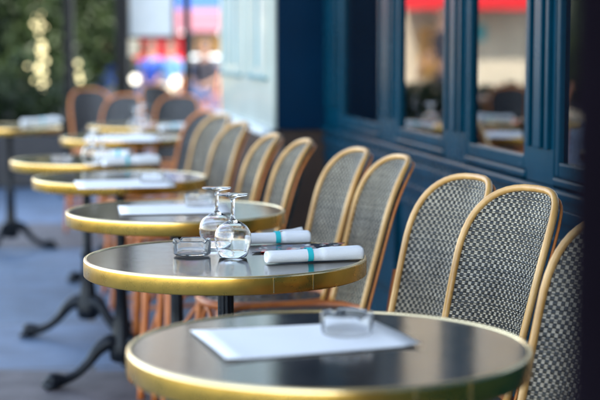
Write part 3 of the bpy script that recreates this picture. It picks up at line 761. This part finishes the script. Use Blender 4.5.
# ------------------------------------------------------------------ people in the distance
def skinmesh(name, V, E, rad, m, parent, root=0, sub=1):
    me = bpy.data.meshes.new(name); me.from_pydata([Vector(v) for v in V], E, []); me.update()
    me.materials.append(m); o = bpy.data.objects.new(name, me); C.objects.link(o); o.parent = parent
    sk = o.modifiers.new('skin', 'SKIN'); sk.use_smooth_shade = True
    for i, r in enumerate(rad):
        sv = me.skin_vertices[0].data[i]; sv.radius = (r, r) if not hasattr(r, '__len__') else r; sv.use_root = (i == root)
    o.modifiers.new('sub', 'SUBSURF').levels = sub; o.modifiers['sub'].render_levels = sub + 1
    return o
def person(loc, rz, top, bottom, lab, arm=0, walk=.12, seed=0, hair=None, sit=False):
    t = thing('person', lab, 'person', loc, rz, None)
    if sit: walk = 0
    dz = -.44 if sit else 0
    dn = lambda V: [(x, y, z + dz) for x, y, z in V]
    V = [(0, 0, .93), (0, 0, 1.12), (0, .01, 1.30), (0, 0, 1.45), (0, .01, 1.54), (0, .02, 1.62), (0, .015, 1.70), (0, 0, 1.755)]
    E = [(0, 1), (1, 2), (2, 3), (3, 4), (4, 5), (5, 6), (6, 7)]
    rad = [(.15, .11), (.125, .095), (.15, .105), (.10, .075), .052, .078, .088, .055]
    for s in (-1, 1):
        i = len(V); f = s * walk
        V += [(s * .085, .03, .91), (s * .11, .42, .94), (s * .11, .40, .53), (s * .12, .54, .475)] if sit else [(s * .085, 0, .88), (s * .09, f * .5, .48), (s * .09, f - .02, .09), (s * .10, f + .13, .035)]
        E += [(0, i), (i, i + 1), (i + 1, i + 2), (i + 2, i + 3)]; rad += [.088, .055, .038, .035]
        i = len(V); g = -s * walk * .9 + (arm if s > 0 else 0)
        hx, hy, hz = (s * .17, .34, 1.06) if sit else (s * .25, g + .10, .86 + (arm * .8 if s > 0 else 0))
        V += [(s * .16, 0, 1.41), (s * .22, g * .3 - .02, 1.14), (hx, g + (.20 if sit else .04), (1.06 if sit else .93) + (arm * .8 if s > 0 else 0)), (hx, hy - .02, hz)]
        E += [(3, i), (i, i + 1), (i + 1, i + 2), (i + 2, i + 3)]; rad += [.055, .042, .030, .032]
        for q in range(4):
            j = len(V); dx = (q - 1.5) * .019
            V += [(hx + dx * .3, hy + dx + .0, hz - .05), (hx - s * .012, hy + dx, hz - .09 - .006 * (1.5 - abs(q - 1.5)))]
            E += [(i + 3, j), (j, j + 1)]; rad += [.0095, .008]
        j = len(V); V += [(hx - s * .02, hy + .045, hz - .015), (hx - s * .025, hy + .055, hz - .05)]; E += [(i + 3, j), (j, j + 1)]; rad += [.011, .009]
    skinmesh('body', dn(V), E, rad, M['skin'], t)
    # face: nose, eyes, mouth, ears
    link('nose', tube([(0, .095, 1.66), (0, .118, 1.635), (0, .100, 1.625)], [.008, .014, .009], 8), M['skin'], t)
    for s in (-1, 1): link('ear', tube([(s * .088, .0, 1.67), (s * .094, -.006, 1.645), (s * .086, .0, 1.62)], [.008, .012, .007], 6), M['skin'], t)
    for s in (-1, 1):
        e_ = bmesh.new(); bmesh.ops.create_uvsphere(e_, u_segments=10, v_segments=8, radius=.012, matrix=Matrix.Translation((s * .032, .086, 1.665))); link('eye', e_, M['cloth_dark'], t)
    link('mouth', tube([(-.022, .088, 1.592), (0, .096, 1.590), (.022, .088, 1.592)], [.003, .006, .003], 6), M['cloth_red'], t)
    hb_ = bmesh.new(); bmesh.ops.create_uvsphere(hb_, u_segments=20, v_segments=14, radius=.108)
    for v in hb_.verts:
        v.co.z *= 1.05; v.co.y *= 1.05
        if v.co.y > .03 and v.co.z < .045: v.co.y = .03 - .0; v.co.x *= .8
        v.co += Vector((0, -.012, 1.69))
    link('hair', hb_, hair or M['hair'], t)
    SV = [(0, 0, .90), (0, 0, 1.12), (0, .01, 1.30), (0, 0, 1.43)]; SE = [(0, 1), (1, 2), (2, 3)]; SR = [(.165, .125), (.142, .112), (.165, .122), (.10, .08)]
    for s in (-1, 1):
        i = len(SV); g = -s * walk * .9 + (arm if s > 0 else 0)
        SV += [(s * .165, 0, 1.405), (s * .22, g * .3 - .02, 1.16)]; SE += [(3, i), (i, i + 1)]; SR += [.068, .058]
    skinmesh('shirt', dn(SV), SE, SR, top, t)
    TV = [(0, 0, .97), (0, 0, .90)]; TE = [(0, 1)]; TR = [(.155, .12), (.155, .12)]
    for s in (-1, 1):
        i = len(TV); f = s * walk
        TV += [(s * .088, .04, .91), (s * .11, .43, .94), (s * .11, .41, .58)] if sit else [(s * .088, 0, .84), (s * .09, f * .5, .48), (s * .09, f - .02, .12)]; TE += [(1, i), (i, i + 1), (i + 1, i + 2)]; TR += [.102, .072, .058]
    skinmesh('trousers', dn(TV), TE, TR, bottom, t, 1)
    if sit:
        for ch in t.children:
            if ch.name.split('.')[0] in ('nose', 'ear', 'eye', 'mouth', 'hair'): ch.location.z = dz
    for s in (-1, 1):
        link('shoe', bx((s * .12, .47, .04) if sit else (s * .095, s * walk + .05, .04), (.085, .26, .08), .03), M['cloth_dark'], t)
    return t
for px, d, rz, a, b, sit, lab in (
    (106, 21.0, 170, 'cloth_blue', 'denim', 1, 'seated distant person in a bright blue top between the two left posts'),
    (118, 23.5, 200, 'cloth_red', 'cloth_dark', 1, 'seated distant person in a red top just left of the thicker post'),
    (171, 27.0, 160, 'cloth_lightblue', 'cloth_cream', 1, 'seated distant person in a light blue top left of the slim post'),
    (152, 27.5, 185, 'cloth_blue', 'denim', 1, 'seated distant person in a blue top under the white hanging board'),
    (205, 24.0, 150, 'cloth_dark', 'denim', 1, 'seated distant person in dark clothes beside the pale doors')):
    p = atd(px, d, 0); person((p.x, p.y, 0), R(rz), M[a], M[b], lab, seed=px, sit=bool(sit))
    c_, s_ = math.cos(R(rz)), math.sin(R(rz))
    dup(chair_b, (p.x, p.y, 0), R(rz), 'chair under the ' + lab.replace('distant ', ''), 'chairs under the distant seated people')
person((-6.2, 20, 0), R(-100), M['cloth_dark'], M['cloth_dark'], 'person in dark clothes walking beyond the left edge, mirrored in a window')
# ------------------------------------------------------------------ market stall with red and pink canopy
p = atd(190, 31, 0)
st = thing('market_stall', 'red and pink canopied stall with a blue top board, far behind the posts', 'stall', (p.x, p.y, 0), R(3))
link('top_board', bx((.15, .05, 2.32), (2.4, .12, .66), .01), M['kioskblue'], st, False)
ab = bmesh.new()
for i in range(9):
    x0 = -1.15 + i * .27
    box(ab, (x0 + .135, -.45, 1.93), (.268, 1.0, .03), Matrix.Rotation(R(8), 4, 'X'), .004)
    box(ab, (x0 + .135, -.93, 1.70), (.268, .02, .32), None, .006)
link('canopy', ab, M['pink'], st, False)
link('red_panel', bx((-.62, -.5, 1.22), (1.15, .04, .54), .01), M['red'], st, False)
link('counter', bx((.0, -.2, .45), (2.6, .7, .9), .02), M['denim'], st, False)
link('wooden_panel', bx((.62, -.35, 1.30), (1.0, .05, .36), .01), M['orange'], st, False)
for x in (-1.12, 1.25):
    for y in (-.9, .3): link('stall_pole', tube([(x, y, 0), (x, y, 2.4)], .03, 8), M['dark'], st)
# red fabric higher up left: folded parasol
def parasol(p, m, lab, h=2.6, r=.16):
    t = thing('closed_parasol', lab, 'parasol', (p[0], p[1], 0))
    link('pole', tube([(0, 0, 0), (0, 0, h)], .02, 8), M['dark'], t)
    pf = []
    b_ = bmesh.new(); seg = 32; rings = []
    for z, q in ((h * .98, .02), (h * .9, .07), (h * .7, r), (h * .5, r * 1.1), (h * .42, r * .9)):
        rings.append([b_.verts.new((q * (1 + .18 * math.cos(8 * 6.2832 * k / seg)) * math.cos(6.2832 * k / seg), q * (1 + .18 * math.cos(8 * 6.2832 * k / seg)) * math.sin(6.2832 * k / seg), z)) for k in range(seg)])
    for a, c in zip(rings, rings[1:]):
        for k in range(seg): b_.faces.new((a[k], a[(k + 1) % seg], c[(k + 1) % seg], c[k]))
    link('canopy', b_, m, t)
    link('foot', lathe([(0, 0), (.28, 0), (.28, .05), (.05, .08), (0, .08)], 24), M['dark'], t)
    return t
p = atd(132, 18, 0); parasol((p.x, p.y), M['cream'], 'closed cream parasol just right of the thicker dark post', 2.6, .075)

# ------------------------------------------------------------------ parked cars beyond
def car(p, rz, m, lab, group='parked cars'):
    t = thing('parked_car', lab, 'car', (p[0], p[1], 0), rz, group)
    prof = [(-2.05, .35), (-2.1, .62), (-1.98, .86), (-1.2, .95), (-.55, 1.38), (.75, 1.42), (1.45, .98), (2.0, .88), (2.1, .6), (2.05, .32)]
    bm = bmesh.new(); L = []
    for y, s in ((-.84, .93), (-.80, 1), (-.55, 1.01), (.55, 1.01), (.80, 1), (.84, .93)):
        ring = []
        for x, z in prof:
            yy = y * (.80 if z > 1.1 else 1)
            ring.append(bm.verts.new((x * (s if s < 1 else 1), yy, z)))
        L.append(ring)
    n = len(prof)
    for a, b in zip(L, L[1:]):
        for k in range(n): bm.faces.new((a[k], a[(k + 1) % n], b[(k + 1) % n], b[k]))
    bm.faces.new(L[0][::-1]); bm.faces.new(L[-1]); bmesh.ops.recalc_face_normals(bm, faces=bm.faces)
    link('body', bm, m, t, False)
    for s in (-1, 1):
        gb = bmesh.new()
        vs = [gb.verts.new(v) for v in ((-1.0, s * .835, 1.0), (-.52, s * .715, 1.32), (.68, s * .715, 1.35), (1.22, s * .835, 1.0))]
        gb.faces.new(vs); bmesh.ops.solidify(gb, geom=gb.faces[:], thickness=.01); link('side_window', gb, M['pane'], t, False)
        for x in (-1.3, 1.3):
            w = lathe([(.0, -.1), (.31, -.1), (.33, -.06), (.33, .06), (.31, .1), (.0, .1)], 28)
            bmesh.ops.rotate(w, matrix=Matrix.Rotation(R(90), 3, 'X'), verts=w.verts); bmesh.ops.translate(w, vec=(x, s * .78, .33), verts=w.verts)
            wo_ = link('wheel', w, M['tyre'], t)
            r_ = lathe([(0, -.012), (.2, -.012), (.2, .012), (0, .012)], 20)
            bmesh.ops.rotate(r_, matrix=Matrix.Rotation(R(90), 3, 'X'), verts=r_.verts); bmesh.ops.translate(r_, vec=(x, s * .885, .33), verts=r_.verts)
            link('rim', r_, M['chrome'], wo_)
        link('headlight', bx((2.06, s * .6, .72), (.06, .3, .12), .02), M['white'], t)
        link('tail_light', bx((-2.06, s * .62, .74), (.06, .25, .12), .02), M['red'], t)
    return t
car((al(18, 7.4)[0], al(18, 7.4)[1]), R(99.5), M['carpaint'], 'dark car parked at the kerb left of the terrace')

# ------------------------------------------------------------------ buildings across and behind
def building(name, loc, rz, w, dp, h, m, lab, rows, cols, z0=1.0, wh=1.5, ww=1.0, shop=None):
    t = thing(name, lab, 'building', loc, rz)
    link('wall', bx((0, dp / 2, h / 2), (w, dp, h), .02), m, t, False)
    for r_ in range(rows):
        for c_ in range(cols):
            x = -w / 2 + (c_ + .5) * w / cols; z = z0 + r_ * 3.1 + wh / 2
            f = bmesh.new()
            for sx in (-1, 1): box(f, (x + sx * (ww / 2 + .04), -.03, z), (.08, .10, wh), None, .006)
            for sz in (-1, 1): box(f, (x, -.03, z + sz * (wh / 2 + .04)), (ww + .22, .12, .08), None, .006)
            fo = link('window', f, M['white'], t, False)
            link('pane', bx((x, -.012, z), (ww, .02, wh)), M['dark_glass'], fo, False)
    link('cornice', bx((0, dp / 2, h + .1), (w + .5, dp + .5, .22), .03), M['cream'], t, False)
    return t
M['dark_glass'] = mat('dark_glass', (.02, .025, .03), .08, 0, var=.1, spec=.9)
M['stone2'] = mat('warm_stone', (.50, .41, .29), .85, var=.12, scale=.8)
M['stone3'] = mat('grey_stone', (.22, .19, .16), .85, var=.2, scale=.8)
building('street_building', (-3.0, 46, 0), R(2), 17, 10, 15.5, M['stone3'], 'dark stone building closing the street far behind the posts', 4, 7, 1.0, 1.7, 1.1)
cream_b = building('street_building', (-14.6, 37, 0), R(14), 7.0, 9, 11, M['stone2'], 'sunlit cream building across the street, mirrored in the cafe windows', 3, 3, 3.6)
building('street_building', (-9.3, 47.5, 0), R(6), 4.6, 8, 13, M['stone2'], 'tall narrow cream building left of the dark stone one', 4, 2, 1.2)
# red awning and teal shopfront on the cream building, seen in the window glass
sf = thing('shop_awning', 'red awning over the teal shopfront across the street', 'awning', (-14.6, 36.3, 0), R(14))
link('canopy', bx((.4, -.3, 2.75), (3.6, 1.5, .05), .01, Matrix.Rotation(R(16), 4, 'X')), M['red'], sf, False)
link('valance', bx((.4, -1.03, 2.38), (3.6, .03, .36), .01), M['red'], sf, False)
for x in (-1.35, 2.15): link('bracket', tube([(x, .6, 2.2), (x, -1.0, 2.32)], .02, 6), M['dark'], sf)
sp = thing('shop_front', 'x', 'x', (-.1, -.4, 0), 0); sp.parent = cream_b
for kx in ('label', 'category'): del sp[kx]
link('panel', bx((-.2, .1, 1.1), (2.4, .3, 2.2), .02), M['cream'], sp, False)
link('transom', bx((.1, -.08, 1.62), (1.0, .05, .42), .01), M['cloth_teal'], sp, False)
link('door', bx((.35, -.07, .7), (.8, .05, 1.35), .01), M['white'], sp, False)
link('display_window', bx((.95, -.07, 1.1), (.9, .04, 1.3), .01), M['orange'], sp, False)
tree((-8.6, 30.5, 0), 8, 1.0, 'narrow leafy tree at the kerb, mirrored in the first dark window', 3)
tree((-15.6, 24, 0), 9, 2.4, 'tall leafy tree across the street, mirrored in the last dark window', 5)
tree((-6.4, 33, 0), 5.2, 1.4, 'small tree in front of the dark stone building', 8, M['leaf2'], 6000)
# wooden table with two chairs out of frame at the left, mirrored in the windows
wt = thing('wooden_table', 'square brown wooden table beside the kerb', 'table', (-3.3, 12.2, 0), R(12))
link('tabletop', bx((0, 0, .74), (.9, .8, .04), .008), M['roomwood'], wt, False)
for x in (-.4, .4):
    for y in (-.35, .35): link('leg', bx((x, y, .36), (.06, .06, .72), .006), M['roomwood'], wt, False)
place(chair_b, Vector((-3.9, 12.1, 0)), R(-80), 'red framed chair on the left side of the wooden table', FG)
place(chair_b, Vector((-2.9, 11.4, 0)), R(20), 'red framed chair on the near side of the wooden table', FG)

M['glare_glow'] = emat('glare_glow', (1, .93, .78), .55)  # glow of two balls added to make white glare spots
for px, py, d, lab in ((135, 79, 15.5, 'white glowing ball added to make the glare below the hanging board'), (175.5, 81, 15.5, 'white glowing ball added to make the glare left of the slim far post')):
    z = CAMH - (py - 50) / 1500 * d; p = atd(px, d, z)
    t = thing('glare_ball', lab, 'glare', (p.x, p.y, 0), 0, 'added glare balls at the end of the terrace')
    g = bmesh.new(); bmesh.ops.create_uvsphere(g, u_segments=20, v_segments=14, radius=.048, matrix=Matrix.Translation((0, 0, z))); link('globe', g, M['glare_glow'], t)
    link('pole', tube([(0, 0, 0), (0, 0, z - .06)], .012, 8), M['dark'], t)
    link('foot', lathe([(0, 0), (.11, 0), (.11, .02), (0, .03)], 20), M['dark'], t)
